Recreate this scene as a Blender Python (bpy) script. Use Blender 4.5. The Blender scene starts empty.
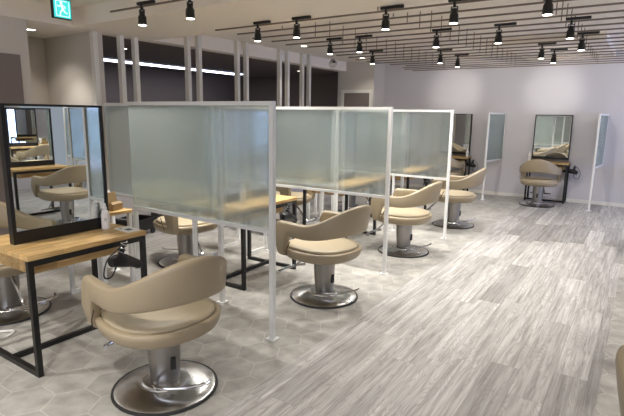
import bpy, bmesh, math, random
from mathutils import Vector, Matrix
random.seed(7)
C = bpy.context.scene.collection
PI = math.pi
H = 1.5

# ------------------------------------------------------------------ materials
def new_mat(name):
    m = bpy.data.materials.new(name); m.use_nodes = True
    nt = m.node_tree; nt.nodes.clear()
    out = nt.nodes.new('ShaderNodeOutputMaterial')
    return m, nt, out

def lin(c):
    return tuple(((v/255)/12.92 if v/255 <= .04045 else ((v/255+.055)/1.055)**2.4) for v in c) + (1,)

def simple(name, rgb, rough=.5, metal=0, noise=.0, nscale=20, bump=0, spec=.5, coat=0, stretch=None):
    m, nt, out = new_mat(name)
    b = nt.nodes.new('ShaderNodeBsdfPrincipled')
    b.inputs['Roughness'].default_value = rough
    b.inputs['Metallic'].default_value = metal
    b.inputs['Specular IOR Level'].default_value = spec
    b.inputs['Coat Weight'].default_value = coat
    nt.links.new(b.outputs[0], out.inputs[0])
    c = lin(rgb)
    tc = nt.nodes.new('ShaderNodeTexCoord'); mp = nt.nodes.new('ShaderNodeMapping')
    nt.links.new(tc.outputs['Object'], mp.inputs[0])
    if stretch: mp.inputs['Scale'].default_value = stretch
    n = nt.nodes.new('ShaderNodeTexNoise'); n.inputs['Scale'].default_value = nscale; n.inputs['Detail'].default_value = 5
    nt.links.new(mp.outputs[0], n.inputs['Vector'])
    mx = nt.nodes.new('ShaderNodeMix'); mx.data_type = 'RGBA'
    mx.inputs['A'].default_value = tuple(v*(1-noise) for v in c[:3])+(1,)
    mx.inputs['B'].default_value = tuple(min(1, v*(1+noise)) for v in c[:3])+(1,)
    nt.links.new(n.outputs['Fac'], mx.inputs['Factor'])
    nt.links.new(mx.outputs['Result'], b.inputs['Base Color'])
    if bump:
        bp = nt.nodes.new('ShaderNodeBump'); bp.inputs['Strength'].default_value = bump; bp.inputs['Distance'].default_value = .002
        nt.links.new(n.outputs['Fac'], bp.inputs['Height']); nt.links.new(bp.outputs[0], b.inputs['Normal'])
    return m

def emit(name, rgb, strength):
    m, nt, out = new_mat(name)
    e = nt.nodes.new('ShaderNodeEmission'); e.inputs[0].default_value = lin(rgb); e.inputs[1].default_value = strength
    nt.links.new(e.outputs[0], out.inputs[0]); return m

M = {}
M['wall'] = simple('wall_paint', (204, 200, 202), .75, noise=.03, nscale=60, bump=.05)
M['wall_beige'] = simple('wall_beige', (206, 199, 189), .7, noise=.03, nscale=60, bump=.05)
M['ceiling'] = simple('ceiling_paint', (242, 234, 221), .85, noise=.015, nscale=15)
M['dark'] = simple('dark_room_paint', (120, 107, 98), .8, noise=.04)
M['white'] = simple('white_metal', (226, 226, 224), .4, noise=.01)
M['trim'] = simple('white_trim', (228, 224, 214), .5, noise=.02)
M['black'] = simple('black_metal', (18, 17, 17), .42, noise=.1)
M['rod'] = simple('bronze_rod', (120, 108, 95), .4, metal=.4, noise=.05)
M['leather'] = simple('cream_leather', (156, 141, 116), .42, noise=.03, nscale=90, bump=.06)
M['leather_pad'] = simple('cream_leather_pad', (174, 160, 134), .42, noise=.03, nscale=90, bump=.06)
M['seam'] = simple('seam_dark', (60, 50, 40), .7)
M['steel'] = simple('brushed_steel', (150, 147, 144), .3, metal=1, noise=.12, nscale=30, stretch=(1, 1, .05))
M['chrome'] = simple('chrome', (205, 205, 208), .12, metal=1)
M['rubber'] = simple('rubber', (38, 38, 38), .6)
M['plastic_white'] = simple('white_plastic', (235, 233, 230), .35)
M['paper'] = simple('paper', (232, 230, 226), .6)
M['ink'] = simple('ink', (70, 72, 80), .6)
M['kraft'] = simple('brown_card', (140, 116, 80), .6, noise=.1, nscale=40)
M['door'] = simple('door_brown', (126, 114, 108), .6, noise=.04)
M['lens'] = emit('lamp_lens', (255, 246, 230), 14)
M['down'] = emit('downlight_lens', (255, 246, 232), 9)
M['strip'] = emit('strip_light', (225, 232, 255), 7)
M['window'] = emit('daylit_frosted_pane', (200, 208, 222), .5)
M['window_4'] = emit('daylit_frosted_pane_far', (180, 198, 255), 11)  # pane glow raised as added cool fill for the far wall
M['window_back'] = emit('daylit_storefront_pane', (236, 240, 255), 3.2)  # glow of the added window behind the camera
M['steel_disc'] = simple('spun_steel', (205, 205, 205), .27, metal=1, noise=.05)

def aniso(m, rough, ani):
    nt = m.node_tree; b = [n for n in nt.nodes if n.type == 'BSDF_PRINCIPLED'][0]
    tg = nt.nodes.new('ShaderNodeTangent'); tg.direction_type = 'RADIAL'; tg.axis = 'Z'
    b.inputs['Anisotropic'].default_value = ani; b.inputs['Roughness'].default_value = rough
    nt.links.new(tg.outputs[0], b.inputs['Tangent'])
aniso(M['steel_disc'], .27, .85)
def mirror():
    m, nt, out = new_mat('mirror_silver')
    b = nt.nodes.new('ShaderNodeBsdfPrincipled'); b.inputs['Metallic'].default_value = 1
    b.inputs['Roughness'].default_value = 0.0; b.inputs['Base Color'].default_value = (.84, .87, .86, 1)
    nt.links.new(b.outputs[0], out.inputs[0]); return m
M['mirror'] = mirror()

def frosted():
    m, nt, out = new_mat('frosted_glass')
    r = nt.nodes.new('ShaderNodeBsdfRefraction'); r.inputs['Color'].default_value = (.90, .93, .915, 1)
    r.inputs['Roughness'].default_value = .24; r.inputs['IOR'].default_value = 1.25
    t = nt.nodes.new('ShaderNodeBsdfTranslucent'); t.inputs['Color'].default_value = (.93, .97, .96, 1)
    d = nt.nodes.new('ShaderNodeBsdfDiffuse'); d.inputs['Color'].default_value = (.47, .52, .51, 1)
    g = nt.nodes.new('ShaderNodeBsdfGlossy'); g.inputs['Roughness'].default_value = .22; g.inputs['Color'].default_value = (.8, .9, .92, 1)
    m1 = nt.nodes.new('ShaderNodeMixShader'); m1.inputs[0].default_value = .18
    m2 = nt.nodes.new('ShaderNodeMixShader'); m2.inputs[0].default_value = .13
    m3 = nt.nodes.new('ShaderNodeMixShader'); 
    lw = nt.nodes.new('ShaderNodeFresnel'); lw.inputs['IOR'].default_value = 1.4
    nt.links.new(lw.outputs[0], m3.inputs[0])
    nt.links.new(r.outputs[0], m1.inputs[1]); nt.links.new(t.outputs[0], m1.inputs[2])
    nt.links.new(m1.outputs[0], m2.inputs[1]); nt.links.new(d.outputs[0], m2.inputs[2])
    nt.links.new(m2.outputs[0], m3.inputs[1]); nt.links.new(g.outputs[0], m3.inputs[2])
    tr = nt.nodes.new('ShaderNodeBsdfTransparent'); tr.inputs[0].default_value = (.93, .97, .96, 1)
    m4 = nt.nodes.new('ShaderNodeMixShader'); m4.inputs[0].default_value = .36
    nt.links.new(m3.outputs[0], m4.inputs[1]); nt.links.new(tr.outputs[0], m4.inputs[2])
    nt.links.new(m4.outputs[0], out.inputs[0]); return m
M['frost'] = frosted()

def clear_glass():
    m, nt, out = new_mat('clear_glass')
    b = nt.nodes.new('ShaderNodeBsdfPrincipled'); b.inputs['Transmission Weight'].default_value = 1
    b.inputs['Roughness'].default_value = .02; b.inputs['IOR'].default_value = 1.2
    nt.links.new(b.outputs[0], out.inputs[0]); return m
M['glass'] = clear_glass()

def wood_top():
    m, nt, out = new_mat('oak_tabletop')
    b = nt.nodes.new('ShaderNodeBsdfPrincipled'); b.inputs['Roughness'].default_value = .45
    tc = nt.nodes.new('ShaderNodeTexCoord')
    mp = nt.nodes.new('ShaderNodeMapping'); mp.inputs['Scale'].default_value = (16, 1.6, 16)
    nt.links.new(tc.outputs['Object'], mp.inputs[0])
    n = nt.nodes.new('ShaderNodeTexNoise'); n.inputs['Scale'].default_value = 3; n.inputs['Detail'].default_value = 8; n.inputs['Distortion'].default_value = .6
    nt.links.new(mp.outputs[0], n.inputs['Vector'])
    cr = nt.nodes.new('ShaderNodeValToRGB')
    cr.color_ramp.elements[0].position = .3; cr.color_ramp.elements[0].color = lin((176, 136, 82))
    cr.color_ramp.elements[1].position = .7; cr.color_ramp.elements[1].color = lin((224, 192, 138))
    nt.links.new(n.outputs['Fac'], cr.inputs[0])
    # staves: per-stave tone
    bk = nt.nodes.new('ShaderNodeTexBrick'); bk.offset = .43
    mp2 = nt.nodes.new('ShaderNodeMapping'); mp2.inputs['Rotation'].default_value = (0, 0, PI/2)
    nt.links.new(tc.outputs['Object'], mp2.inputs[0]); nt.links.new(mp2.outputs[0], bk.inputs['Vector'])
    bk.inputs['Scale'].default_value = 1; bk.inputs['Brick Width'].default_value = .32; bk.inputs['Row Height'].default_value = .045
    bk.inputs['Mortar Size'].default_value = .0006; bk.inputs['Color1'].default_value = (.78, .78, .78, 1); bk.inputs['Color2'].default_value = (1.1, 1.08, 1.02, 1)
    bk.inputs['Mortar'].default_value = (.6, .55, .5, 1)
    mx = nt.nodes.new('ShaderNodeMix'); mx.data_type = 'RGBA'; mx.blend_type = 'MULTIPLY'; mx.inputs['Factor'].default_value = 1
    nt.links.new(cr.outputs[0], mx.inputs['A']); nt.links.new(bk.outputs['Color'], mx.inputs['B'])
    nt.links.new(mx.outputs['Result'], b.inputs['Base Color'])
    nt.links.new(b.outputs[0], out.inputs[0]); return m
M['wood'] = wood_top()

def floor_mat():
    m, nt, out = new_mat('floor_planks_and_hex_tiles')
    N = nt.nodes.new; L = nt.links.new
    b = N('ShaderNodeBsdfPrincipled')
    geo = N('ShaderNodeNewGeometry'); pos = geo.outputs['Position']
    def math_(op, a, bb=None, cc=None):
        n = N('ShaderNodeMath'); n.operation = op
        for i, v in enumerate((a, bb, cc)):
            if v is None: continue
            if isinstance(v, (int, float)): n.inputs[i].default_value = v
            else: L(v, n.inputs[i])
        return n.outputs[0]
    def vm(op, a, bb=None, scale=None):
        n = N('ShaderNodeVectorMath'); n.operation = op
        for i, v in enumerate((a, bb)):
            if v is None: continue
            if isinstance(v, tuple): n.inputs[i].default_value = v
            else: L(v, n.inputs[i])
        if scale is not None: n.inputs['Scale'].default_value = scale
        return n
    def mixc(f, a, bb, mode='MIX'):
        n = N('ShaderNodeMix'); n.data_type = 'RGBA'; n.blend_type = mode
        for k, v in (('Factor', f), ('A', a), ('B', bb)):
            if isinstance(v, (int, float, tuple)): n.inputs[k].default_value = v
            else: L(v, n.inputs[k])
        return n.outputs['Result']
    sep = N('ShaderNodeSeparateXYZ'); L(pos, sep.inputs[0])
    X, Y = sep.outputs[0], sep.outputs[1]
    # ---- planks along Y
    cmb = N('ShaderNodeCombineXYZ'); L(Y, cmb.inputs[0]); L(math_('ADD', X, 1.65), cmb.inputs[1])
    W, LN = .178, 1.22
    row = math_('FLOOR', math_('DIVIDE', math_('ADD', X, 21.65), W))
    wn0 = N('ShaderNodeTexWhiteNoise'); wn0.noise_dimensions = '1D'; L(row, wn0.inputs['W'])
    yy = math_('DIVIDE', math_('ADD', Y, math_('MULTIPLY', wn0.outputs['Value'], 5.0)), LN)
    yy = math_('ADD', yy, 40.0)
    col = math_('FLOOR', yy)
    idv = N('ShaderNodeCombineXYZ'); L(row, idv.inputs[0]); L(col, idv.inputs[1])
    wn = N('ShaderNodeTexWhiteNoise'); wn.noise_dimensions = '2D'; L(idv.outputs[0], wn.inputs['Vector'])
    fx = math_('FRACT', math_('DIVIDE', math_('ADD', X, 21.65), W)); fy = math_('FRACT', yy)
    ex = math_('MULTIPLY', math_('MINIMUM', fx, math_('SUBTRACT', 1.0, fx)), W)
    ey = math_('MULTIPLY', math_('MINIMUM', fy, math_('SUBTRACT', 1.0, fy)), LN)
    edge = math_('LESS_THAN', math_('MINIMUM', ex, ey), .0012)
    # grain coordinates shifted per plank
    off = vm('SCALE', wn.outputs['Color'], scale=17.0)
    pv = vm('ADD', pos, off.outputs[0])
    mpg = N('ShaderNodeMapping'); mpg.inputs['Scale'].default_value = (26, 1.2, 1); L(pv.outputs[0], mpg.inputs[0])
    n1 = N('ShaderNodeTexNoise'); n1.inputs['Scale'].default_value = 1.3; n1.inputs['Detail'].default_value = 7; n1.inputs['Roughness'].default_value = .6; n1.inputs['Distortion'].default_value = .5
    L(mpg.outputs[0], n1.inputs['Vector'])
    mpw = N('ShaderNodeMapping'); mpw.inputs['Scale'].default_value = (9, .75, 1); L(pv.outputs[0], mpw.inputs[0])
    n2 = N('ShaderNodeTexNoise'); n2.inputs['Scale'].default_value = 1.3; n2.inputs['Detail'].default_value = 1.2; L(mpw.outputs[0], n2.inputs['Vector'])
    ring = math_('ABSOLUTE', math_('SUBTRACT', math_('FRACT', math_('MULTIPLY', n2.outputs['Fac'], 30.0)), .5))
    ring = math_('POWER', math_('MULTIPLY', ring, 2.0), 4.0)
    crp = N('ShaderNodeValToRGB')
    crp.color_ramp.elements[0].position = .33; crp.color_ramp.elements[0].color = lin((136, 133, 130))
    crp.color_ramp.elements[1].position = .64; crp.color_ramp.elements[1].color = lin((206, 204, 201))
    mpf = N('ShaderNodeMapping'); mpf.inputs['Scale'].default_value = (110, 4.5, 1); L(pv.outputs[0], mpf.inputs[0])
    n3 = N('ShaderNodeTexNoise'); n3.inputs['Scale'].default_value = 1; n3.inputs['Detail'].default_value = 3; L(mpf.outputs[0], n3.inputs['Vector'])
    L(math_('ADD', math_('MULTIPLY', n1.outputs['Fac'], .72), math_('MULTIPLY', n3.outputs['Fac'], .28)), crp.inputs[0])
    tone = N('ShaderNodeValToRGB')
    tone.color_ramp.elements[0].position = 0; tone.color_ramp.elements[0].color = (.56, .555, .55, 1)
    tone.color_ramp.elements[1].position = 1; tone.color_ramp.elements[1].color = (1.0, 1.0, 1.0, 1)
    e = tone.color_ramp.elements.new(.35); e.color = (.84, .83, .82, 1)
    L(wn.outputs['Value'], tone.inputs[0])
    pc = mixc(1.0, crp.outputs[0], tone.outputs[0], 'MULTIPLY')
    pc = mixc(math_('MULTIPLY', ring, .5), pc, lin((120, 110, 104)))
    pc = mixc(math_('MULTIPLY', edge, .45), pc, lin((90, 84, 80)))
    # ---- hexagon tiles
    S = .25
    ps = vm('SCALE', vm('ADD', pos, (40.0, 40.0, 0)).outputs[0], scale=1/S)
    pxy = vm('MULTIPLY', ps.outputs[0], (1, 1, 0)).outputs[0]
    R3 = math.sqrt(3)
    a = vm('SUBTRACT', vm('MODULO', pxy, (R3, 1, 1)).outputs[0], (R3/2, .5, 0)).outputs[0]
    bb = vm('SUBTRACT', vm('MODULO', vm('ADD', pxy, (R3/2, .5, 0)).outputs[0], (R3, 1, 1)).outputs[0], (R3/2, .5, 0)).outputs[0]
    la = vm('LENGTH', a).outputs['Value']; lb = vm('LENGTH', bb).outputs['Value']
    sel = math_('LESS_THAN', la, lb)
    g = N('ShaderNodeMix'); g.data_type = 'VECTOR'; L(sel, g.inputs['Factor']); 
    L(bb, g.inputs[4]); L(a, g.inputs[5]); gv = g.outputs[1]
    gid = vm('SUBTRACT', pxy, gv).outputs[0]
    ga = vm('ABSOLUTE', gv).outputs[0]
    d2 = vm('DOT_PRODUCT', ga, (R3/2, .5, 0)).outputs['Value']
    sg = N('ShaderNodeSeparateXYZ'); L(ga, sg.inputs[0])
    hd = math_('MAXIMUM', sg.outputs[1], d2)
    grout = math_('GREATER_THAN', hd, .492)
    gr = vm('SCALE', gid, scale=2.0); rr = vm('ADD', gr.outputs[0], (.3, .3, .3)); sn = vm('FLOOR', rr.outputs[0])
    wh = N('ShaderNodeTexWhiteNoise'); wh.noise_dimensions = '2D'; L(sn.outputs[0], wh.inputs['Vector'])
    hn = N('ShaderNodeTexNoise'); hn.inputs['Scale'].default_value = 9; hn.inputs['Detail'].default_value = 8
    hv = vm('ADD', pos, vm('SCALE', wh.outputs['Color'], scale=9.0).outputs[0]); L(hv.outputs[0], hn.inputs['Vector'])
    crh = N('ShaderNodeValToRGB')
    crh.color_ramp.elements[0].position = .3; crh.color_ramp.elements[0].color = lin((142, 139, 134))
    crh.color_ramp.elements[1].position = .72; crh.color_ramp.elements[1].color = lin((178, 175, 169))
    L(hn.outputs['Fac'], crh.inputs[0])
    th = N('ShaderNodeValToRGB'); th.color_ramp.elements[0].color = (.88, .875, .87, 1); th.color_ramp.elements[1].color = (1.05, 1.05, 1.04, 1)
    L(wh.outputs['Value'], th.inputs[0])
    hc = mixc(1.0, crh.outputs[0], th.outputs[0], 'MULTIPLY')
    hc = mixc(math_('MULTIPLY', grout, .5), hc, lin((214, 210, 204)))
    # zones
    z1 = math_('MULTIPLY', math_('GREATER_THAN', X, -1.65), math_('LESS_THAN', X, -.05))
    z2 = math_('LESS_THAN', X, -4.4)
    plank = math_('MAXIMUM', z1, z2)
    colr = mixc(plank, hc, pc)
    L(colr, b.inputs['Base Color'])
    rg = math_('ADD', math_('MULTIPLY', n1.outputs['Fac'], .15), .36)
    L(rg, b.inputs['Roughness'])
    b.inputs['Specular IOR Level'].default_value = .45
    bp = N('ShaderNodeBump'); bp.inputs['Strength'].default_value = .25; bp.inputs['Distance'].default_value = .002
    hgt = math_('SUBTRACT', 1.0, math_('ADD', math_('MULTIPLY', edge, plank), math_('MULTIPLY', ring, .25)))
    L(hgt, bp.inputs['Height']); L(bp.outputs[0], b.inputs['Normal'])
    L(b.outputs[0], out.inputs[0]); return m
M['floor'] = floor_mat()

# ------------------------------------------------------------------ geometry helpers
def box(bm, x0, x1, y0, y1, z0, z1, bev=0):
    vs = [bm.verts.new((x, y, z)) for x in (x0, x1) for y in (y0, y1) for z in (z0, z1)]
    f = [(0, 1, 3, 2), (4, 6, 7, 5), (0, 4, 5, 1), (2, 3, 7, 6), (0, 2, 6, 4), (1, 5, 7, 3)]
    fs = [bm.faces.new([vs[i] for i in q]) for q in f]
    if bev:
        es = list({e for q in fs for e in q.edges})
        bmesh.ops.bevel(bm, geom=es, offset=bev, segments=2, affect='EDGES', profile=.6)
    return fs

def tube(bm, pts, r, n=8, cap=True, radii=None):
    pts = [Vector(p) for p in pts]
    rings = []; prev = None
    for i, p in enumerate(pts):
        t = (pts[min(i+1, len(pts)-1)] - pts[max(i-1, 0)]).normalized()
        if prev is None:
            a = Vector((0, 0, 1)) if abs(t.z) < .9 else Vector((1, 0, 0))
            u = t.cross(a).normalized()
        else:
            u = (prev - t*prev.dot(t)).normalized()
        prev = u; v = t.cross(u)
        rr = radii[i] if radii else r
        rings.append([bm.verts.new(p + (u*math.cos(2*PI*k/n) + v*math.sin(2*PI*k/n))*rr) for k in range(n)])
    for a, b_ in zip(rings, rings[1:]):
        for k in range(n):
            bm.faces.new((a[k], a[(k+1) % n], b_[(k+1) % n], b_[k]))
    if cap:
        bm.faces.new(rings[0][::-1]); bm.faces.new(rings[-1])

def lathe(bm, prof, n=32, c=(0, 0), cap=True):
    rings = []
    for r, z in prof:
        rings.append([bm.verts.new((c[0]+r*math.cos(2*PI*k/n), c[1]+r*math.sin(2*PI*k/n), z)) for k in range(n)])
    for a, b_ in zip(rings, rings[1:]):
        for k in range(n):
            bm.faces.new((a[k], a[(k+1) % n], b_[(k+1) % n], b_[k]))
    if cap:
        bm.faces.new(rings[0][::-1]); bm.faces.new(rings[-1])

def smooth_curve(pts, n=6):
    P = [Vector(p) for p in pts]; P = [P[0]*2-P[1]] + P + [P[-1]*2-P[-2]]; o = []
    for i in range(1, len(P)-2):
        for k in range(n):
            t = k/n; a, b_, c, d = P[i-1], P[i], P[i+1], P[i+2]
            o.append(.5*((2*b_)+(c-a)*t+(2*a-5*b_+4*c-d)*t*t+(3*b_-a-3*c+d)*t**3))
    o.append(P[-2]); return o

def obj(name, bm, mat, parent=None, smooth=False, angle=35, loc=None):
    me = bpy.data.meshes.new(name)
    bmesh.ops.recalc_face_normals(bm, faces=bm.faces)
    bm.to_mesh(me); bm.free()
    if smooth:
        for p in me.polygons: p.use_smooth = True
        me.set_sharp_from_angle(angle=math.radians(angle))
    me.materials.append(M[mat] if isinstance(mat, str) else mat)
    o = bpy.data.objects.new(name, me); C.objects.link(o)
    if parent: o.parent = parent
    if loc: o.location = loc
    return o

def part(name, mat, parent, fn, smooth=False, angle=35, label=None):
    bm = bmesh.new(); fn(bm); o = obj(name, bm, mat, parent, smooth, angle)
    if label: o['label'] = label
    return o

def bpart(name, mat, parent, *b, bev=0, label=None):
    return part(name, mat, parent, lambda bm: box(bm, *b, bev=bev), label=label)

def empty(name, loc=(0, 0, 0), rz=0):
    o = bpy.data.objects.new(name, None); C.objects.link(o)
    o.location = loc; o.rotation_euler = (0, 0, rz); o.empty_display_size = .1; return o

def tag(o, label, cat, group=None):
    o['label'] = label; o['category'] = cat
    if group: o['group'] = group
    return o

def struct(name, mat, *boxes, bev=0):
    bm = bmesh.new()
    for b in boxes: box(bm, *b, bev=bev)
    o = obj(name, bm, mat); o['kind'] = 'structure'; return o

def copy_tree(o, parent=None):
    c = o.copy(); C.objects.link(c)
    if parent: c.parent = parent
    for ch in list(o.children): copy_tree(ch, c)
    return c

def place(proto, first, loc, rz, label, group=None):
    o = proto if first else copy_tree(proto)
    o.location = loc; o.rotation_euler = (0, 0, rz); o['label'] = label
    if group: o['group'] = group
    return o

def sm(t): t = max(0, min(1, t)); return t*t*(3-2*t)

# ------------------------------------------------------------------ setting
XW = -5.5; ZL = 2.43; ZH = 2.62; YF = 10.0; XR = 4.0; YB = -3.2
fl = struct('floor', 'floor', (-9.2, XR+.1, YB-.1, YF+.1, -.1, 0))
struct('wall_far', 'wall', (-4.9, XR+.1, YF, YF+.1, 0, ZH))
struct('wall_behind', 'wall', (-9.2, -2.4, YB-.1, YB, 0, ZH+.1), (-2.4, 3.2, YB-.1, YB, 0, .3), (-2.4, 3.2, YB-.1, YB, 2.3, ZH+.1), (3.2, XR+.1, YB-.1, YB, 0, ZH+.1))
w = empty('window_5', (.4, YB-.05, .3)); w['kind'] = 'structure'  # unseen storefront window, added as soft fill from behind the camera
def fr5(bm):
    box(bm, -2.8, 2.8, -.03, .03, 0, .06); box(bm, -2.8, 2.8, -.03, .03, 1.94, 2.0)
    for k in range(4): box(bm, -2.8+1.85*k, -2.75+1.85*k, -.03, .03, .06, 1.94)
part('window_frame', 'trim', w, fr5)
part('pane', 'window_back', w, lambda bm: box(bm, -2.75, 2.75, -.02, -.01, .06, 1.94))
# right wall with tall windows, unseen, assumed as source of the cool light
wy = [(-1.6, .6), (1.4, 3.6), (4.4, 6.6), (7.3, 9.3)]
bx = []; y = YB
for a, b_ in wy:
    bx.append((XR, XR+.12, y, a, 0, ZH)); bx.append((XR, XR+.12, a, b_, 0, .35)); bx.append((XR, XR+.12, a, b_, 2.3, ZH)); y = b_
bx.append((XR, XR+.12, y, YF, 0, ZH))
struct('wall_right', 'wall', *bx)
for i, (a, b_) in enumerate(wy):
    w = empty('window_%d' % (i+1), (XR+.04, (a+b_)/2, .35)); w['kind'] = 'structure'
    hw = (b_-a)/2
    def fr(bm):
        box(bm, -.03, .03, -hw, -hw+.05, 0, 1.95); box(bm, -.03, .03, hw-.05, hw, 0, 1.95)
        box(bm, -.03, .03, -hw+.05, hw-.05, 0, .05); box(bm, -.03, .03, -hw+.05, hw-.05, 1.9, 1.95); box(bm, -.03, .03, -.025, .025, .05, 1.9)
    part('window_frame', 'trim', w, fr)
    part('pane', 'window_4' if i == 3 else 'window', w, lambda bm: box(bm, .0, .01, -hw+.05, hw-.05, .05, 1.9))
struct('baseboard_far', 'trim', (-4.75, XR, YF-.012, YF, 0, .06))

# ceilings
struct('ceiling', 'ceiling',
       (XW, XR+.1, 4.42, YF+.1, ZH, ZH+.1),           # raised field with the lattice
       (-6.75, XR+.1, 3.30, 3.72, ZL, ZH+.1), (XW-.2, XR+.1, 3.72, 4.42, ZL, ZH+.1),         # low band between the two recesses
       (XW+.05, XR+.1, YB-.1, 3.30, ZH, ZH+.1),       # recess nearest the camera
       (-6.75, XW+.05, YB-.1, 3.30, ZL, ZH+.1))
struct('trim_1', 'ceiling', (XW-.2, XW, 4.42, 9.5, ZL, ZH+.1))     # bulkhead over the posts
struct('trim_2', 'ceiling', (-1.9, -.56, 7.72, 9.99, ZH-.1, ZH))
# alcove walls on the left
struct('wall_left', 'wall_beige', (XW-.12, XW, YB, 2.82, 0, ZH+.05))
struct('wall_alcove', 'wall_beige', (-6.7, XW-.04, 3.62, 3.72, 0, ZL), (-6.75, -6.66, 2.3, 3.62, 0, ZL))
d = empty('door_1', (XW, 2.1, 0)); d['kind'] = 'structure'
bpart('door_panel', 'door', d, 0, .015, -.62, .62, 0, 2.07)
part('handle', 'steel', d, lambda bm: (tube(bm, [(.05, .5, .95), (.05, .5, 1.15)], .01), tube(bm, [(.015, .5, .97), (.05, .5, .97)], .006), tube(bm, [(.015, .5, 1.13), (.05, .5, 1.13)], .006)))
# half wall with cap, carrying the posts
struct('wall_half', 'wall', (XW-.1, XW, 3.72, 9.5, 0, 1.57))
struct('trim_3', 'trim', (XW-.13, XW+.03, 3.72, 9.5, 1.57, 1.61))
# dark room behind
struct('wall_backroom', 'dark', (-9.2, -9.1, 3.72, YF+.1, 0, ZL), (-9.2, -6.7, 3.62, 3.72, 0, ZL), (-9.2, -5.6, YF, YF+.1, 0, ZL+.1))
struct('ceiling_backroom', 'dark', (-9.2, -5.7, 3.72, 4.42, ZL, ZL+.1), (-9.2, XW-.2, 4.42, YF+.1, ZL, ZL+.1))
# pier with a door beyond the island
struct('wall_pier', 'wall_beige', (-5.7, -4.82, 9.5, 10.1, 0, ZH))
d = empty('door_2', (-5.22, 9.5, 0)); d['kind'] = 'structure'
bpart('door_panel', 'door', d, -.31, .31, -.012, 0, 0, 1.97)
part('door_frame', 'trim', d, lambda bm: (box(bm, -.38, -.31, -.03, 0, 0, 2.04), box(bm, .31, .38, -.03, 0, 0, 2.04), box(bm, -.31, .31, -.03, 0, 1.97, 2.04)))

# vertical posts between half wall and ceiling: pairs
posts = [(3.56, 'left'), (3.92, 0), (4.13, 1), (4.95, 2), (5.16, 3), (5.97, 4), (6.18, 5), (7.06, 6), (7.29, 7), (7.75, 8), (7.98, 9)]
names = ['tall white slat post at the end of the beige alcove wall',
 'white ceiling post, left one of the first pair right of the alcove', 'white ceiling post, right one of the first pair right of the alcove',
 'white ceiling post, left one of the second pair from the alcove', 'white ceiling post, right one of the second pair from the alcove',
 'white ceiling post, left one of the pair where the long strip light ends', 'white ceiling post, right one of the pair where the long strip light ends',
 'white ceiling post, left one of the pair above the start of the second partition', 'white ceiling post, right one of the pair above the start of the second partition',
 'white ceiling post, left one of the farthest pair near the far door pier', 'white ceiling post, right one of the farthest pair, last before the far door pier']
for (py, k), nm in zip(posts, names):
    low = py < 4.42
    z1 = ZL if low else ZH
    z0 = 1.61 if py > 3.72 else 0.0
    bm = bmesh.new(); box(bm, -.035, .035, -.03, .03, z0, z1, bev=.003)
    o = obj('slat_post', bm, 'trim', loc=(XW+.035 if not low and py > 4.42 else XW-.03, py+.04, 0))
    tag(o, nm, 'post', 'white posts above the half wall')

# ------------------------------------------------------------------ salon chair (front is local -x)
def backrest_bm(bm):
    pts = []
    for i in range(19): pts.append((-.272+.292*i/18, -.297, (0, -1)))
    for i in range(1, 44):
        a = -PI/2+PI*i/44
        pts.append((.02+.30*math.cos(a), .297*math.sin(a), (math.cos(a), math.sin(a))))
    for i in range(19): pts.append((.02-.292*i/18, .297, (0, 1)))
    rings = []
    for x, y, nn in pts:
        w = max(0, nn[0])**1.9
        zt = .664+.163*w
        d_ = x+.272
        if d_ < .05: zt -= .05-math.sqrt(max(0, .05**2-(.05-d_)**2))
        zb = .550+.045*w
        u = sm(1-(d_-.075)/.07)
        zb = zb*(1-u)+.372*u
        th = .030
        ring = []
        cz = (zt+zb)/2; hz = (zt-zb)/2
        for k in range(16):
            a = 2*PI*k/16
            ca, sa = math.cos(a), math.sin(a)
            # rounded slab
            uu = math.copysign(abs(ca)**.6, ca)*th
            vv = math.copysign(abs(sa)**.28, sa)*hz
            if abs(sa) > .95: vv = math.copysign(hz, sa)
            z = cz+vv
            lean = .045*w*(z-.6)/.22
            # arms pull in slightly at the front
            pull = -.012*sm(1-d_/.2)
            low = max(0, (.47-z)/.12)**1.6
            pull -= .035*low
            ring.append(bm.verts.new((x+nn[0]*(uu+lean+pull)+.045*low*sm(1-d_/.12), y+nn[1]*(uu+lean+pull), z)))
        rings.append(ring)
    for a, b_ in zip(rings, rings[1:]):
        for k in range(16): bm.faces.new((a[k], a[(k+1) % 16], b_[(k+1) % 16], b_[k]))
    bm.faces.new(rings[0][::-1]); bm.faces.new(rings[-1])

def seat_plan(s, z, n=56, a=.308, b=.310, cx=-.02):
    o = []
    for k in range(n):
        t = 2*PI*k/n; c, s_ = math.cos(t), math.sin(t)
        ex = 2/2.9 if c < 0 else 2/2.2
        o.append((cx+a*s*math.copysign(abs(c)**ex, c), b*s*math.copysign(abs(s_)**(2/2.4), s_), z))
    return o

def rings_mesh(bm, rings):
    R = [[bm.verts.new(p) for p in r] for r in rings]
    n = len(R[0])
    for a, b_ in zip(R, R[1:]):
        for k in range(n): bm.faces.new((a[k], a[(k+1) % n], b_[(k+1) % n], b_[k]))
    bm.faces.new(R[0][::-1]); bm.faces.new(R[-1])

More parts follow.
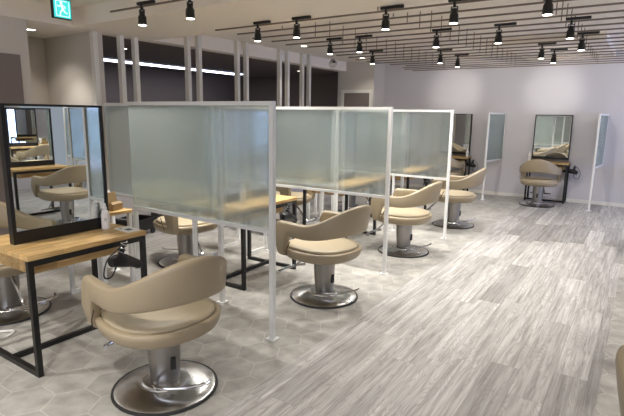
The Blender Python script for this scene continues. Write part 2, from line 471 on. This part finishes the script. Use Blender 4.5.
def make_chair():
    t = empty('salon_chair')
    part('seat', 'leather', t, lambda bm: rings_mesh(bm, [seat_plan(s, z) for s, z in
        ((.5, .350), (.82, .353), (.885, .359), (.935, .371), (.968, .388), (.99, .411), (1.0, .430), (.985, .437), (.96, .441), (.90, .440))]), True, 50)
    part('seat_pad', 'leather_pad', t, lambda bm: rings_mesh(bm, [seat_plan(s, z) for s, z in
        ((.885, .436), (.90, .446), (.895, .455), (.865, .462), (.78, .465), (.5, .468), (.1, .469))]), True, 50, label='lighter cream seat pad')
    bk = part('backrest', 'leather', t, backrest_bm, True, 60)
    for s in (-1, 1):
        part('armrest_seam', 'seam', bk, lambda bm: tube(bm, smooth_curve([(-.09, s*.3275, .520), (-.103, s*.3275, .49), (-.122, s*.3275, .45), (-.134, s*.319, .40)], 4), .0035, 6), True)
    part('column', 'steel', t, lambda bm: lathe(bm, [(.090, .353), (.089, .28), (.086, .2), (.079, .1), (.077, .058)], 40), True)
    base = part('base', 'steel_disc', t, lambda bm: lathe(bm, [(.078, .062), (.118, .058), (.128, .052), (.132, .046), (.19, .036), (.256, .022), (.272, .014), (.272, .008)], 64), True, 25)
    part('rim', 'rubber', base, lambda bm: lathe(bm, [(.265, 0), (.282, 0), (.286, .005), (.284, .013), (.273, .0145), (.265, .0142)], 64), True)
    pl = part('pump_lever', 'chrome', t, lambda bm: tube(bm, smooth_curve([(.03, -.085, .075), (.08, -.105, .078), (.15, -.07, .082), (.22, .00, .088), (.27, .075, .098), (.285, .10, .112)], 6), .0085, 8), True)
    part('slot_cover', 'rubber', t, lambda bm: box(bm, .076, .096, -.012, .014, .14, .21, bev=.003))
    fr = part('footrest', 'chrome', t, lambda bm: (
        tube(bm, smooth_curve([(-.20, .05, .352), (-.27, .06, .29), (-.36, .065, .19), (-.40, .07, .165)], 5), .011, 8),
        tube(bm, smooth_curve([(-.36, -.17, .165), (-.395, -.15, .160), (-.42, -.08, .158), (-.43, 0, .158), (-.42, .08, .158), (-.395, .15, .160), (-.36, .17, .165)], 5), .012, 8)), True)
    return t
chair = make_chair(); tag(chair, '', 'chair')
first = True
def put_chair(x, y, rz, label, group):
    global first
    place(chair, first, (x, y, 0), rz, label, group); first = False
G1 = 'cream barrel salon chairs'
put_chair(-2.055, 1.64, math.radians(-10), 'large cream barrel salon chair nearest the camera, before the nearest framed mirror', G1)
put_chair(-2.09, 3.335, math.radians(-7), 'cream barrel salon chair between the nearest and second frosted partitions', G1)
put_chair(-2.12, 5.05, math.radians(0), 'cream barrel salon chair between the second and third frosted partitions', G1)
put_chair(-2.11, 6.76, math.radians(8), 'cream barrel salon chair beyond the third frosted partition, facing left', G1)
put_chair(-1.44, 9.27, math.radians(-90+3), 'cream salon chair with its back to us at the wall mirror on the right', G1)
put_chair(-3.12, 9.25, math.radians(-90), 'cream salon chair at the far left wall mirror, mostly behind the row', G1)
put_chair(-3.86, 1.66, PI, 'cream salon chair across the nearest desk, cut by the left picture edge', G1)
put_chair(-3.76, 3.33, math.radians(172), 'cream salon chair seen under and blurred through the nearest frosted partition', G1)
put_chair(-3.86, 5.16, PI, 'cream salon chair behind the second frosted partition, across the island', G1)
put_chair(-3.86, 6.92, PI, 'cream salon chair behind the third frosted partition, across the island', G1)
put_chair(.392, 1.62, PI-.1, 'cream salon chair cut off at the right picture edge', G1)
put_chair(.43, 3.42, PI, 'cream salon chair reflected largest in the nearest framed mirror', G1)
put_chair(.43, 5.17, PI, 'cream right-row salon chair, third from the camera, seen only by reflection', G1)
put_chair(.43, 6.92, PI, 'cream right-row salon chair, farthest from the camera, seen only by reflection', G1)

# ------------------------------------------------------------------ styling desks (islands, along Y); origin at centre of footprint
def make_desk():
    t = empty('styling_desk')
    hx, hy = .31, .39
    bpart('tabletop', 'wood', t, -hx, hx, -hy, hy, .69, .72, bev=.003)
    lw = .015
    for s in (-1, 1):
        for e in (-1, 1):
            bpart('leg', 'black', t, e*(hx-.02)-lw, e*(hx-.02)+lw, s*(hy-.02)-lw, s*(hy-.02)+lw, 0.03, .69)
        bpart('foot_bar', 'black', t, -hx+.005, hx-.005, s*(hy-.02)-lw, s*(hy-.02)+lw, 0, .03)
        bpart('side_rail', 'black', t, s*(hx-.02)-lw, s*(hx-.02)+lw, -hy+.035, hy-.035, .655, .69)
    bpart('stretcher', 'black', t, -.04-.015, -.04+.015, -hy+.035, hy-.035, 0, .03)
    dr = bpart('drawer', 'wood', t, -.25, .22, -.33, .28, .585, .685, bev=.003)
    return t
desk = make_desk(); tag(desk, '', 'desk')
yc = [1.67, 3.42, 5.17, 6.92]
XI = -3.02; XRt = 1.32
dl = ['oak-topped styling desk with black steel legs nearest the camera, left', 'oak-topped styling desk behind the nearest frosted partition', 'oak-topped styling desk behind the second frosted partition', 'oak-topped styling desk behind the third frosted partition']
for i, y in enumerate(yc):
    place(desk, i == 0, (XI, y, 0), 0, dl[i], 'oak styling desks')
for i, y in enumerate(yc):
    place(desk, False, (XRt, y, 0), PI, ['oak styling desk of the right row, beside the chair cut by the picture edge', 'oak styling desk of the right row, reflected behind the large reflected chair', 'oak styling desk of the right row, third from the camera, in reflection', 'oak styling desk of the right row, farthest, in reflection'][i], 'oak styling desks')

def make_mirror(w=.62, h=.82, dbl=True, bot=.075, fr=.022, ft=.05):
    t = empty('framed_mirror')
    def frm(bm):
        box(bm, -ft/2, ft/2, -w/2, -w/2+fr, 0, h); box(bm, -ft/2, ft/2, w/2-fr, w/2, 0, h)
        box(bm, -ft/2, ft/2, -w/2+fr, w/2-fr, h-.014, h); box(bm, -ft/2, ft/2, -w/2+fr, w/2-fr, 0, bot)
    part('frame', 'black', t, frm)
    q = ft/2-.006
    bpart('glass', 'mirror', t, -q, q, -w/2+fr, w/2-fr, bot, h-.014)
    return t
mir = make_mirror(); tag(mir, '', 'mirror')
for i, y in enumerate(yc):
    place(mir, i == 0, (-3.03, y, .72), math.radians(-1.4), ['large black-framed mirror standing on the nearest oak desk', 'black-framed mirror on the desk behind the nearest frosted partition', 'black-framed mirror on the desk behind the second frosted partition', 'black-framed mirror on the desk behind the third frosted partition'][i], 'black-framed desk mirrors')
for i, y in enumerate(yc):
    place(mir, False, (1.33, y, .72), 0, ['black-framed mirror of the right row beside the camera, only in reflection', 'black-framed mirror reflected at the left of the nearest mirror', 'black-framed mirror of the right row, third desk, only in reflection', 'black-framed mirror of the right row, last desk, only in reflection'][i], 'black-framed desk mirrors')

# ------------------------------------------------------------------ frosted partitions along X. origin at right end, floor
def make_panel(length=1.44, mid=.74, inner_foot=True):
    t = empty('frosted_partition')
    pw = .016
    z0, z1 = .735, 1.58
    def foot(bm, x): box(bm, x-.035, x+.035, -.035, .035, 0, .008)
    for x, zt in ((-pw, z1), (-length+pw, z0)):
        o = part('post', 'white', t, lambda bm: box(bm, x-pw, x+pw, -.016, .016, .008, zt))
        part('foot_plate', 'white', o, lambda bm: foot(bm, x))
    if mid:
        o = part('post', 'white', t, lambda bm: box(bm, -mid-.013, -mid+.013, -.013, .013, .008, z0))
        part('foot_plate', 'white', o, lambda bm: foot(bm, -mid))
    bpart('rail', 'white', t, -length, -2*pw, -.014, .014, z1-.026, z1)
    bpart('rail', 'white', t, -length, -2*pw, -.014, .014, z0, z0+.026)
    bpart('glass_pane', 'frost', t, -length+.003, -2*pw, -.004, .004, z0+.026, z1-.026)
    return t
pan = make_panel(); tag(pan, '', 'partition')
pan2 = make_panel(mid=None); tag(pan2, '', 'partition')
ps = [(-1.925, 2.45, 'frosted glass partition nearest the camera, largest, with white frame'),
      (-1.925, 4.18, 'second frosted glass partition from the camera along the aisle'),
      (-1.925, 5.91, 'third frosted glass partition along the aisle, smallest of the row'),
      (-2.67, 2.74, 'frosted partition behind the nearest one, peeking out beside the nearest mirror'),
      (-2.67, 4.49, 'frosted partition showing blurred through the second aisle partition'),
      (-2.67, 6.24, 'frosted partition showing blurred through the third aisle partition'),
      (1.68, 2.45, 'frosted partition of the right row nearest the camera, only in reflection'),
      (1.68, 4.18, 'frosted partition of the right row reflected as a pale blue sheet in the nearest mirror'),
      (1.68, 5.91, 'frosted partition of the right row, farthest, only in reflection'),
      (2.42, 2.74, 'outer frosted partition of the right row nearest the camera, only in reflection'),
      (2.42, 4.49, 'outer frosted partition of the right row, second, only in reflection'),
      (2.42, 6.24, 'outer frosted partition of the right row, last, only in reflection')]
for i, (x, y, l) in enumerate(ps):
    outer = x in (-2.67, 2.42)
    place(pan2 if outer else pan, i in (0, 3), (x, y, 0), 0, l, 'white-framed frosted partitions')

# wall-side panels, along Y, against the far wall
def make_wall_panel():
    t = empty('wall_screen')
    bpart('post', 'white', t, -.013, .013, -.80, -.774, 0, 1.58)
    bpart('foot_plate', 'white', t, -.035, .035, -.82, -.754, 0, .008)
    bpart('wall_post', 'white', t, -.013, .013, -.026, 0, .70, 1.58)
    bpart('rail', 'white', t, -.012, .012, -.774, -.026, 1.555, 1.58)
    bpart('rail', 'white', t, -.012, .012, -.774, -.026, .70, .725)
    bpart('glass_pane', 'frost', t, -.004, .004, -.774, -.026, .725, 1.555)
    return t
wp = make_wall_panel(); tag(wp, '', 'partition')
place(wp, True, (-2.25, 9.98, 0), math.radians(-7.5), 'pale frosted wall screen left of the wall mirror on the right', 'frosted screens on the far wall')
place(wp, False, (-.56, 9.98, 0), math.radians(-5), 'narrow-looking frosted wall screen right of the wall mirror', 'frosted screens on the far wall')

# ------------------------------------------------------------------ wall stations (origin: wall line, centre, floor; front to -y)
def make_wall_desk():
    t = empty('wall_desk')
    hx, dp = .35, .30
    bpart('tabletop', 'wood', t, -hx, hx, -dp, 0, .69, .72, bev=.002)
    for s in (-1, 1):
        for y in (-dp+.02, -.02):
            bpart('leg', 'black', t, s*(hx-.03)-.014, s*(hx-.03)+.014, y-.014, y+.014, .028, .69)
        bpart('foot_bar', 'black', t, s*(hx-.03)-.014, s*(hx-.03)+.014, -dp+.006, -.006, 0, .028)
    bpart('stretcher', 'black', t, -hx+.044, hx-.044, -.17, -.142, 0, .028)
    bpart('front_rail', 'black', t, -hx+.044, hx-.044, -dp+.006, -dp+.034, .66, .69)
    bpart('drawer', 'wood', t, -.27, .27, -dp+.06, -.03, .60, .688)
    return t
wd = make_wall_desk(); tag(wd, '', 'desk')
XS = [-1.40, -3.18, .30]
for i, x in enumerate(XS):
    place(wd, i == 0, (x, 9.985, 0), 0, ['oak wall desk with black legs behind the back-turned chair', 'oak wall desk at the far left station, partly behind the third partition', 'oak wall desk at the right picture edge, mostly outside the picture'][i], 'wall desks')
wm = make_mirror(.62, .80, bot=.045, fr=.018, ft=.05); tag(wm, '', 'mirror')
for i, x in enumerate(XS):
    place(wm, i == 0, (x, 9.96-.0, .76), PI/2, ['tall black-framed wall mirror right of centre above the back-turned chair', 'narrow visible strip of black-framed wall mirror right of the third partition', 'black-framed wall mirror outside the right picture edge'][i], 'wall mirrors')

# ------------------------------------------------------------------ small side tables between the islands
def make_side_table():
    t = empty('side_table')
    hx, hy = .22, .17
    bpart('tabletop', 'wood', t, -hx, hx, -hy, hy, .695, .72, bev=.002)
    for s in (-1, 1):
        for e in (-1, 1):
            bpart('leg', 'white', t, s*(hx-.02)-.016, s*(hx-.02)+.016, e*(hy-.02)-.014, e*(hy-.02)+.014, .028, .695)
        bpart('foot_bar', 'white', t, s*(hx-.02)-.016, s*(hx-.02)+.016, -hy+.006, hy-.006, 0, .028)
    return t
st = make_side_table(); tag(st, '', 'table')
SY = [2.30, 4.05, 5.80]
XT = -3.63
for i, y in enumerate(SY):
    place(st, i == 0, (XT, y, 0), 0, ['small side table with pale wood top and white legs beside the nearest mirror', 'white-legged side table glimpsed below the nearest partition near its aisle post', 'white-legged side table glimpsed below the second partition'][i], 'white-legged side tables')
def make_stand():
    t = empty('display_stand')
    def brd(bm):
        fs = box(bm, -.008, 0, -.075, .075, .0, .15)
        bmesh.ops.rotate(bm, verts=bm.verts, cent=(0, 0, 0), matrix=Matrix.Rotation(math.radians(-12), 3, 'Y'))
    part('board', 'paper', t, brd, label='white front board')
    def brc(bm):
        vs = [bm.verts.new((x, y, z)) for y in (-.06, .06) for x, z in ((.004, .002), (.10, .0), (.10, .05), (.075, .065), (.05, .05), (.035, .14))]
        n = 6
        bm.faces.new(vs[:n][::-1]); bm.faces.new(vs[n:])
        for k in range(n): bm.faces.new((vs[k], vs[(k+1) % n], vs[n+(k+1) % n], vs[n+k]))
    part('brace', 'kraft', t, brc)
    return t
ds = make_stand(); tag(ds, '', 'display stand')
for i, y in enumerate(SY):
    place(ds, i == 0, (XT+.06, y+.05, .722), math.radians(18), ['brown easel stand with white board on the side table beside the nearest mirror', 'brown easel stand on the side table behind the nearest partition', 'brown easel stand on the side table, a blurred speck low in the second partition'][i], 'easel stands')

# ------------------------------------------------------------------ small things on desks
def make_bottle():
    t = empty('spray_bottle')
    part('body', 'plastic_white', t, lambda bm: lathe(bm, [(.024, 0), (.027, .004), (.027, .105), (.022, .122), (.012, .132)], 24), True)
    c = part('cap', 'plastic_white', t, lambda bm: lathe(bm, [(.014, .132), (.014, .148), (.009, .152), (.008, .172), (.005, .176)], 16), True)
    part('nozzle', 'plastic_white', c, lambda bm: tube(bm, [(0, 0, .165), (.022, 0, .167)], .005, 8), True)
    part('label', 'ink', t, lambda bm: [box(bm, .0268, .0275, -.008, .008, z, z+.0025) for z in (.06, .068, .076)])
    return t
bo = make_bottle(); tag(bo, '', 'bottle')
place(bo, True, (-2.965, 1.93, .72), -.6, 'white spray bottle at the right foot of the nearest mirror', 'white spray bottles')
place(bo, False, (-2.89, 3.23, .72), .2, 'white spray bottle on the desk just right of the nearest aisle post', 'white spray bottles')
place(bo, False, (-1.74, 9.88, .72), -1.5, 'white spray bottle left of the wall mirror on the right', 'white spray bottles')
place(bo, False, (-2.87, 9.80, .72), -1.5, 'white spray bottle at the far left wall desk beside its mirror', 'white spray bottles')
t = empty('leaflet', (-2.83, 2.0, .7203), -.12)
part('sheet', 'paper', t, lambda bm: box(bm, -.085, .085, -.05, .05, 0, .004))
part('print', 'ink', t, lambda bm: (box(bm, -.01, .04, -.02, .02, .004, .0048), box(bm, -.06, -.03, -.03, -.02, .004, .0048)))
tag(t, 'white leaflet with a dark print on the far corner of the nearest desk', 'leaflet')

def make_dryer():
    t = empty('hair_dryer')
    part('body', 'black', t, lambda bm: tube(bm, [(0, -.10, -.03), (0, -.06, -.01), (0, 0, 0), (0, .05, .0), (0, .10, -.005), (0, .12, -.008)], .04, 14, radii=[.028, .040, .043, .034, .03, .028]), True)
    part('handle', 'black', t, lambda bm: tube(bm, [(0, -.03, -.02), (.0, -.04, .05), (0, -.045, .09)], .02, 10, radii=[.022, .019, .016]), True)
    part('nozzle', 'rubber', t, lambda bm: tube(bm, [(0, .12, -.008), (0, .145, -.01)], .03, 12, radii=[.031, .022]), True)
    pts = [(.01+.018*math.cos(a), -.045+.02*math.sin(a), .10-.09*a/22+.02) for a in [k*.5 for k in range(44)]]
    part('holder', 'chrome', t, lambda bm: tube(bm, pts, .003, 6), True)
    part('cord', 'rubber', t, lambda bm: tube(bm, smooth_curve([(0, -.045, .09), (.02, -.09, .06), (.01, -.14, -.02), (0, -.12, -.12), (-.01, -.05, -.10), (-.015, -.03, .06)], 6), .005, 6), True)
    return t
hd = make_dryer(); tag(hd, '', 'hair dryer')
place(hd, True, (-2.655, 1.84, .575), .1, 'black hair dryer hanging under the right end of the nearest desk', 'black hair dryers')
place(hd, False, (-2.655, 3.59, .575), .1, 'black hair dryer hanging under the desk behind the nearest partition', 'black hair dryers')
place(hd, False, (-2.655, 5.34, .575), .1, 'black hair dryer under the desk behind the second partition', 'black hair dryers')
place(hd, False, (-2.655, 7.09, .575), .1, 'black hair dryer under the desk behind the third partition', 'black hair dryers')
place(hd, False, (-1.01, 9.80, .58), 1.5, 'black hair dryer hanging on the right side of the wall desk', 'black hair dryers')
place(hd, False, (-2.79, 9.80, .58), 1.5, 'black hair dryer hanging right of the far left wall desk', 'black hair dryers')

for o in bpy.data.objects:
    if o.name.startswith('hair_dryer') and o.location.x < -2.6 and o.location.y < 9: o.rotation_euler.x = math.radians(-22)
# low black roller carts by the half wall
def make_cart():
    t = empty('rolling_cart')
    part('tray', 'black', t, lambda bm: (box(bm, -.17, .17, -.2, .2, .07, .09), box(bm, -.17, -.155, -.2, .2, .09, .21), box(bm, .155, .17, -.2, .2, .09, .21), box(bm, -.155, .155, -.2, -.185, .09, .21), box(bm, -.155, .155, .185, .2, .09, .21)))
    for sx in (-1, 1):
        for sy in (-1, 1):
            part('caster', 'rubber', t, lambda bm: tube(bm, [(sx*.14-.012, sy*.16, .035), (sx*.14+.012, sy*.16, .035)], .035, 14), True)
    part('push_bar', 'chrome', t, lambda bm: tube(bm, [(-.15, -.205, .2), (-.15, -.23, .24), (.15, -.23, .24), (.15, -.205, .2)], .008), True)
    return t
ct = make_cart(); tag(ct, '', 'cart')
place(ct, True, (-5.15, 3.75, 0), .2, 'low black rolling tray seen under the side table beside the nearest mirror', 'black rolling trays')
place(ct, False, (-5.2, 4.35, 0), -.3, 'low black rolling tray right of the other, below the nearest partition', 'black rolling trays')

# cable loop of the desk at the left edge
t = empty('coiled_cable', (-3.40, 1.36, .0))
part('loop', 'plastic_white', t, lambda bm: tube(bm, smooth_curve([(.0, -.1, .62), (.02, .0, .64), (.03, .07, .60), (.03, .05, .53), (.02, -.02, .5), (0, -.1, .42), (.01, -.04, .3), (.01, -.02, .12), (.0, .04, .012), (-.05, .14, .010), (-.12, .08, .010)], 6), .009, 8), True)
tag(t, 'pale looped cable hanging beside the nearest desk at the left picture edge', 'cable')

# ------------------------------------------------------------------ ceiling lattice, spotlights
ZR = 2.39
ROW = [4.08+.32*k for k in range(18)]
lat = empty('ceiling_lattice', (-1.2, 6.8, ZR)); tag(lat, 'lattice of thin bronze rods hung under the ceiling beyond the low band', 'ceiling lattice')
def lat_rod(par, y, x0, x1, r=.006):
    bm = bmesh.new(); box(bm, x0-par.location.x, x1-par.location.x, y-par.location.y-r, y-par.location.y+r, -r*1.2, r*1.2)
    obj('rod', bm, 'rod', par)
def lat_hang(par, x, y, zt):
    bm = bmesh.new(); tube(bm, [(x-par.location.x, y-par.location.y, .011), (x-par.location.x, y-par.location.y, zt-ZR)], .005, 6)
    obj('hanger', bm, 'rod', par)
for k, y in enumerate(ROW):
    x0 = -4.02+(.0, .03, -.02, .02, .0, .14, .3, .1)[k % 8]
    lat_rod(lat, y, x0, 2.6)
    for x in (-3.35, -2.06, -.78, .5):
        lat_hang(lat, x, y, ZL if y < 4.42 else ZH)
lat2 = empty('ceiling_lattice', (-1.2, 1.5, ZR)); tag(lat2, 'bronze rods with spotlights at the top left, in the near ceiling recess', 'ceiling lattice')
for k in range(5):
    y = 2.88-.6*k
    lat_rod(lat2, y, -4.14, 2.6)
    for x in (-3.35, -2.06, -.78, .5): lat_hang(lat2, x, y, ZH)

def make_spot():
    t = empty('track_spotlight')
    bpart('track_bar', 'black', t, -.05, .16, -.014, .014, .012, .036)
    part('yoke', 'black', t, lambda bm: (box(bm, -.010, .010, -.008, .008, -.03, .012), box(bm, -.028, -.023, -.008, .008, -.06, -.025), box(bm, .023, .028, -.008, .008, -.06, -.025), box(bm, -.028, .028, -.008, .008, -.03, -.025)))
    h = part('lamp_head', 'black', t, lambda bm: lathe(bm, [(.020, -.040), (.0225, -.044), (.024, -.07), (.034, -.085), (.037, -.148), (.037, -.152), (.032, -.152), (.028, -.145)], 24, cap=True), True)
    part('lens', 'lens', h, lambda bm: lathe(bm, [(.0315, -.1525), (.0315, -.154)], 24))
    return t
sp = make_spot(); tag(sp, '', 'spotlight')
spots = [(-3.70, 2.88, 'large black track spotlight over the first pair of ceiling posts, top left'),
 (-3.11, 2.88, 'black track spotlight cut by the top picture edge, right of the top left one'),
 (-3.37, 4.08, 'black track spotlight at the left end of the first lattice rod'),
 (-2.88, 4.08, 'black track spotlight second from left on the first lattice rod'),
 (-1.93, 4.08, 'black track spotlight at top centre on the first lattice rod'),
 (-1.33, 4.08, 'largest black track spotlight right of top centre'),
 (-.64, 4.08, 'black track spotlight cut by the top edge in the right part'),
 (-3.29, 5.36, 'black track spotlight just above the clear glass globe'),
 (-2.88, 5.36, 'black track spotlight above the far downlight, right of the glass globe'),
 (-1.94, 5.36, 'black track spotlight right of centre, above the pair of far spotlights'),
 (-1.29, 5.36, 'black track spotlight between the top edge and the far wall light pools'),
 (-.64, 5.36, 'black track spotlight below the top edge one, at upper right'),
 (-3.36, 6.64, 'small black track spotlight by the far left downlight'),
 (-.64, 6.32, 'small black track spotlight farthest right of the lattice'),
 (-2.46, 6.96, 'small black track spotlight left of the far middle pair'),
 (-2.42, 7.60, 'small black track spotlight right of the far middle pair'),
 (-1.15, 6.96, 'small black track spotlight left of the far right pair'),
 (-1.10, 7.60, 'small black track spotlight right of the far right pair')]
extra = [(x, y) for x in (-3.4, -1.9, .2, 1.9) for y in (.48, -.72)] + [(x, y) for x in (.6, 2.1) for y in (2.88, 4.08, 5.36, 6.96, 8.24)]  # unseen spotlights added to bring in more light
def spot_light(x, y, e=110, aim=None, size=125, col=(1, .968, .912), nm='spot'):
    l = bpy.data.lights.new(nm, 'SPOT'); l.energy = e; l.spot_size = math.radians(size); l.spot_blend = 1
    l.color = col; l.shadow_soft_size = .05
    o = bpy.data.objects.new(nm, l); C.objects.link(o); o.location = (x, y, ZR-.19)
    d_ = Vector(aim)-o.location if aim else Vector((0, 0, -1))
    o.rotation_euler = d_.to_track_quat('-Z', 'Y').to_euler()
    return o
for i, (x, y, l) in enumerate(spots):
    x -= .05 if i > 1 else 0
    place(sp, i == 0, (x, y, ZR), 0, l, 'black track spotlights')
    spot_light(x, y, 92 if x < -1.8 else 36)
for i, (x, y) in enumerate(extra):
    place(sp, False, (x, y, ZR), 0, 'black track spotlight outside the picture, over the right row or behind the camera', 'spotlights outside the picture')
    spot_light(x, y, 95 if x < 0 else 55)
# wall washers: last-rod lamps aim at the far wall, plus added wide fill spots
for x, tx in ((-2.42, -3.25), (-1.10, -1.45), (.6, .5)):
    spot_light(x, 7.6, 85, (tx, 10.0, 1.98), 30)
    spot_light(x+.02, 7.6, 48, (tx, 10.0, 1.3), 118)
spot_light(-5.9, 3.1, 20, (-5.95, 3.62, 1.0), 80)

def downlight(x, y, z, label, e=14, r=.05):
    t = empty('ceiling_downlight', (x, y, z))
    part('ring', 'white', t, lambda bm: lathe(bm, [(r, -.004), (r+.012, -.004), (r+.012, 0), (r, 0)], 28, cap=False), True)
    part('lens', 'down', t, lambda bm: lathe(bm, [(r, -.003), (r, -.001)], 28))
    tag(t, label, 'downlight')
    l = bpy.data.lights.new('downlight', 'SPOT'); l.energy = e; l.spot_size = math.radians(120); l.spot_blend = .6; l.color = (1, .93, .84); l.shadow_soft_size = .04
    o = bpy.data.objects.new('downlight', l); C.objects.link(o); o.location = (x, y, z-.02)
downlight(-6.08, 3.16, ZL, 'round recessed downlight at top left beside the exit sign')
downlight(-4.87, 6.99, ZH, 'round recessed downlight left of the glass globe')
downlight(-4.83, 8.96, ZH, 'small round recessed downlight above the far door pier')
downlight(-6.6, 4.8, ZL, 'tiny recessed downlight in the dark room, left', 14, .03)
downlight(-6.4, 9.0, ZL, 'tiny recessed downlight in the dark room by the grey end wall', 16, .03)

# linear light in the dark room
t = empty('linear_light', (-8.0, 6.9, ZL-.004))
bpart('housing', 'white', t, -.16, .16, -2.0, 2.0, -.03, 0)
bpart('diffuser', 'strip', t, -.15, .15, -1.98, 1.98, -.036, -.03)
tag(t, 'long white strip light under the dark room ceiling behind the posts', 'light fitting')

# exit sign (facing +x)
t = empty('exit_sign', (-5.06, 2.955, 2.42))
bpart('housing', 'rubber', t, -.02, .02, -.098, .098, .0, .196, bev=.004)
part('bracket', 'white', t, lambda bm: box(bm, -.015, .015, -.04, .04, .196, .20))
M['sign_green'] = emit('sign_green', (70, 210, 205), 1.25); M['sign_white'] = emit('sign_white', (215, 255, 250), 1.3)
pn = bpart('panel', 'sign_green', t, .02, .023, -.088, .088, .01, .186)
def picto(bm):
    def bar(p, q, w):
        (y0, z0), (y1, z1) = p, q; dy, dz = y1-y0, z1-z0; L_ = math.hypot(dy, dz); ny, nz = -dz/L_*w/2, dy/L_*w/2
        vs = [bm.verts.new((x, yy, zz)) for x in (.023, .0245) for yy, zz in ((y0+ny, z0+nz), (y1+ny, z1+nz), (y1-ny, z1-nz), (y0-ny, z0-nz))]
        bm.faces.new(vs[:4][::-1]); bm.faces.new(vs[4:])
        for k in range(4): bm.faces.new((vs[k], vs[(k+1) % 4], vs[4+(k+1) % 4], vs[4+k]))
    for k in range(1):
        n = 14; c = [bm.verts.new((.0245, -.012+.014*math.cos(2*PI*j/n), .152+.014*math.sin(2*PI*j/n))) for j in range(n)]; bm.faces.new(c)
    bar((-.012, .138), (.006, .088), .026)      # torso
    bar((.006, .09), (-.022, .066), .015); bar((-.022, .066), (-.028, .03), .013)   # leading leg
    bar((.006, .09), (.03, .062), .015); bar((.03, .062), (.05, .058), .012)         # trailing leg
    bar((-.012, .132), (-.042, .112), .011); bar((-.042, .112), (-.05, .128), .010)  # arm
    bar((-.006, .132), (.024, .122), .011); bar((.024, .122), (.03, .10), .010)
    bar((-.066, .17), (-.066, .03), .008); bar((-.066, .17), (.05, .17), .008); bar((.07, .17), (.07, .03), .008); bar((-.066, .026), (.07, .026), .008)
part('pictogram', 'sign_white', pn, picto)
tag(t, 'green lit exit sign with a white running figure at top left', 'exit sign')

# clear globe
t = empty('glass_globe', (-4.15, 6.75, ZH))
bm = bmesh.new(); bmesh.ops.create_uvsphere(bm, u_segments=28, v_segments=16, radius=.065); bmesh.ops.translate(bm, verts=bm.verts, vec=(0, 0, -.335))
obj('globe', bm, 'glass', t, True)
part('stem', 'white', t, lambda bm: tube(bm, [(0, 0, 0), (0, 0, -.268)], .004, 6))
part('cap', 'chrome', t, lambda bm: lathe(bm, [(.018, -.262), (.022, -.28), (.02, -.284)], 16), True)
tag(t, 'clear glass globe hanging above the second partition, below a black spotlight', 'pendant')

# ------------------------------------------------------------------ camera, world background
f, yaw, pitch, roll = 491.78766593521505, 0.5881596889379922, 0.18727135461485883, 0.014176120685102598
cam = bpy.data.cameras.new('camera'); co = bpy.data.objects.new('camera', cam); C.objects.link(co)
fwd = Vector((-math.sin(yaw)*math.cos(pitch), math.cos(yaw)*math.cos(pitch), -math.sin(pitch)))
right = Vector((math.cos(yaw), math.sin(yaw), 0)); up = right.cross(fwd)
r2 = right*math.cos(roll)+up*math.sin(roll); u2 = -right*math.sin(roll)+up*math.cos(roll)
mw = Matrix((r2, u2, -fwd)).transposed().to_4x4(); mw.translation = (0, 0, H)
co.matrix_world = mw
cam.sensor_width = 36; cam.lens = f/624*36; cam.clip_start = .05
S = bpy.context.scene; S.camera = co
w = bpy.data.worlds.new('world'); S.world = w; w.use_nodes = True
w.node_tree.nodes['Background'].inputs[0].default_value = (.7, .78, .9, 1); w.node_tree.nodes['Background'].inputs[1].default_value = .3
S.view_settings.view_transform = 'Standard'; S.view_settings.look = 'None'; S.view_settings.gamma = 1
S.view_settings.exposure = .13
S.view_settings.use_curve_mapping = False
S.cycles.use_denoising = True
S.cycles.max_bounces = 10; S.cycles.diffuse_bounces = 5; S.cycles.glossy_bounces = 6; S.cycles.transmission_bounces = 8
S.cycles.sample_clamp_indirect = 6; S.cycles.caustics_reflective = False; S.cycles.caustics_refractive = False
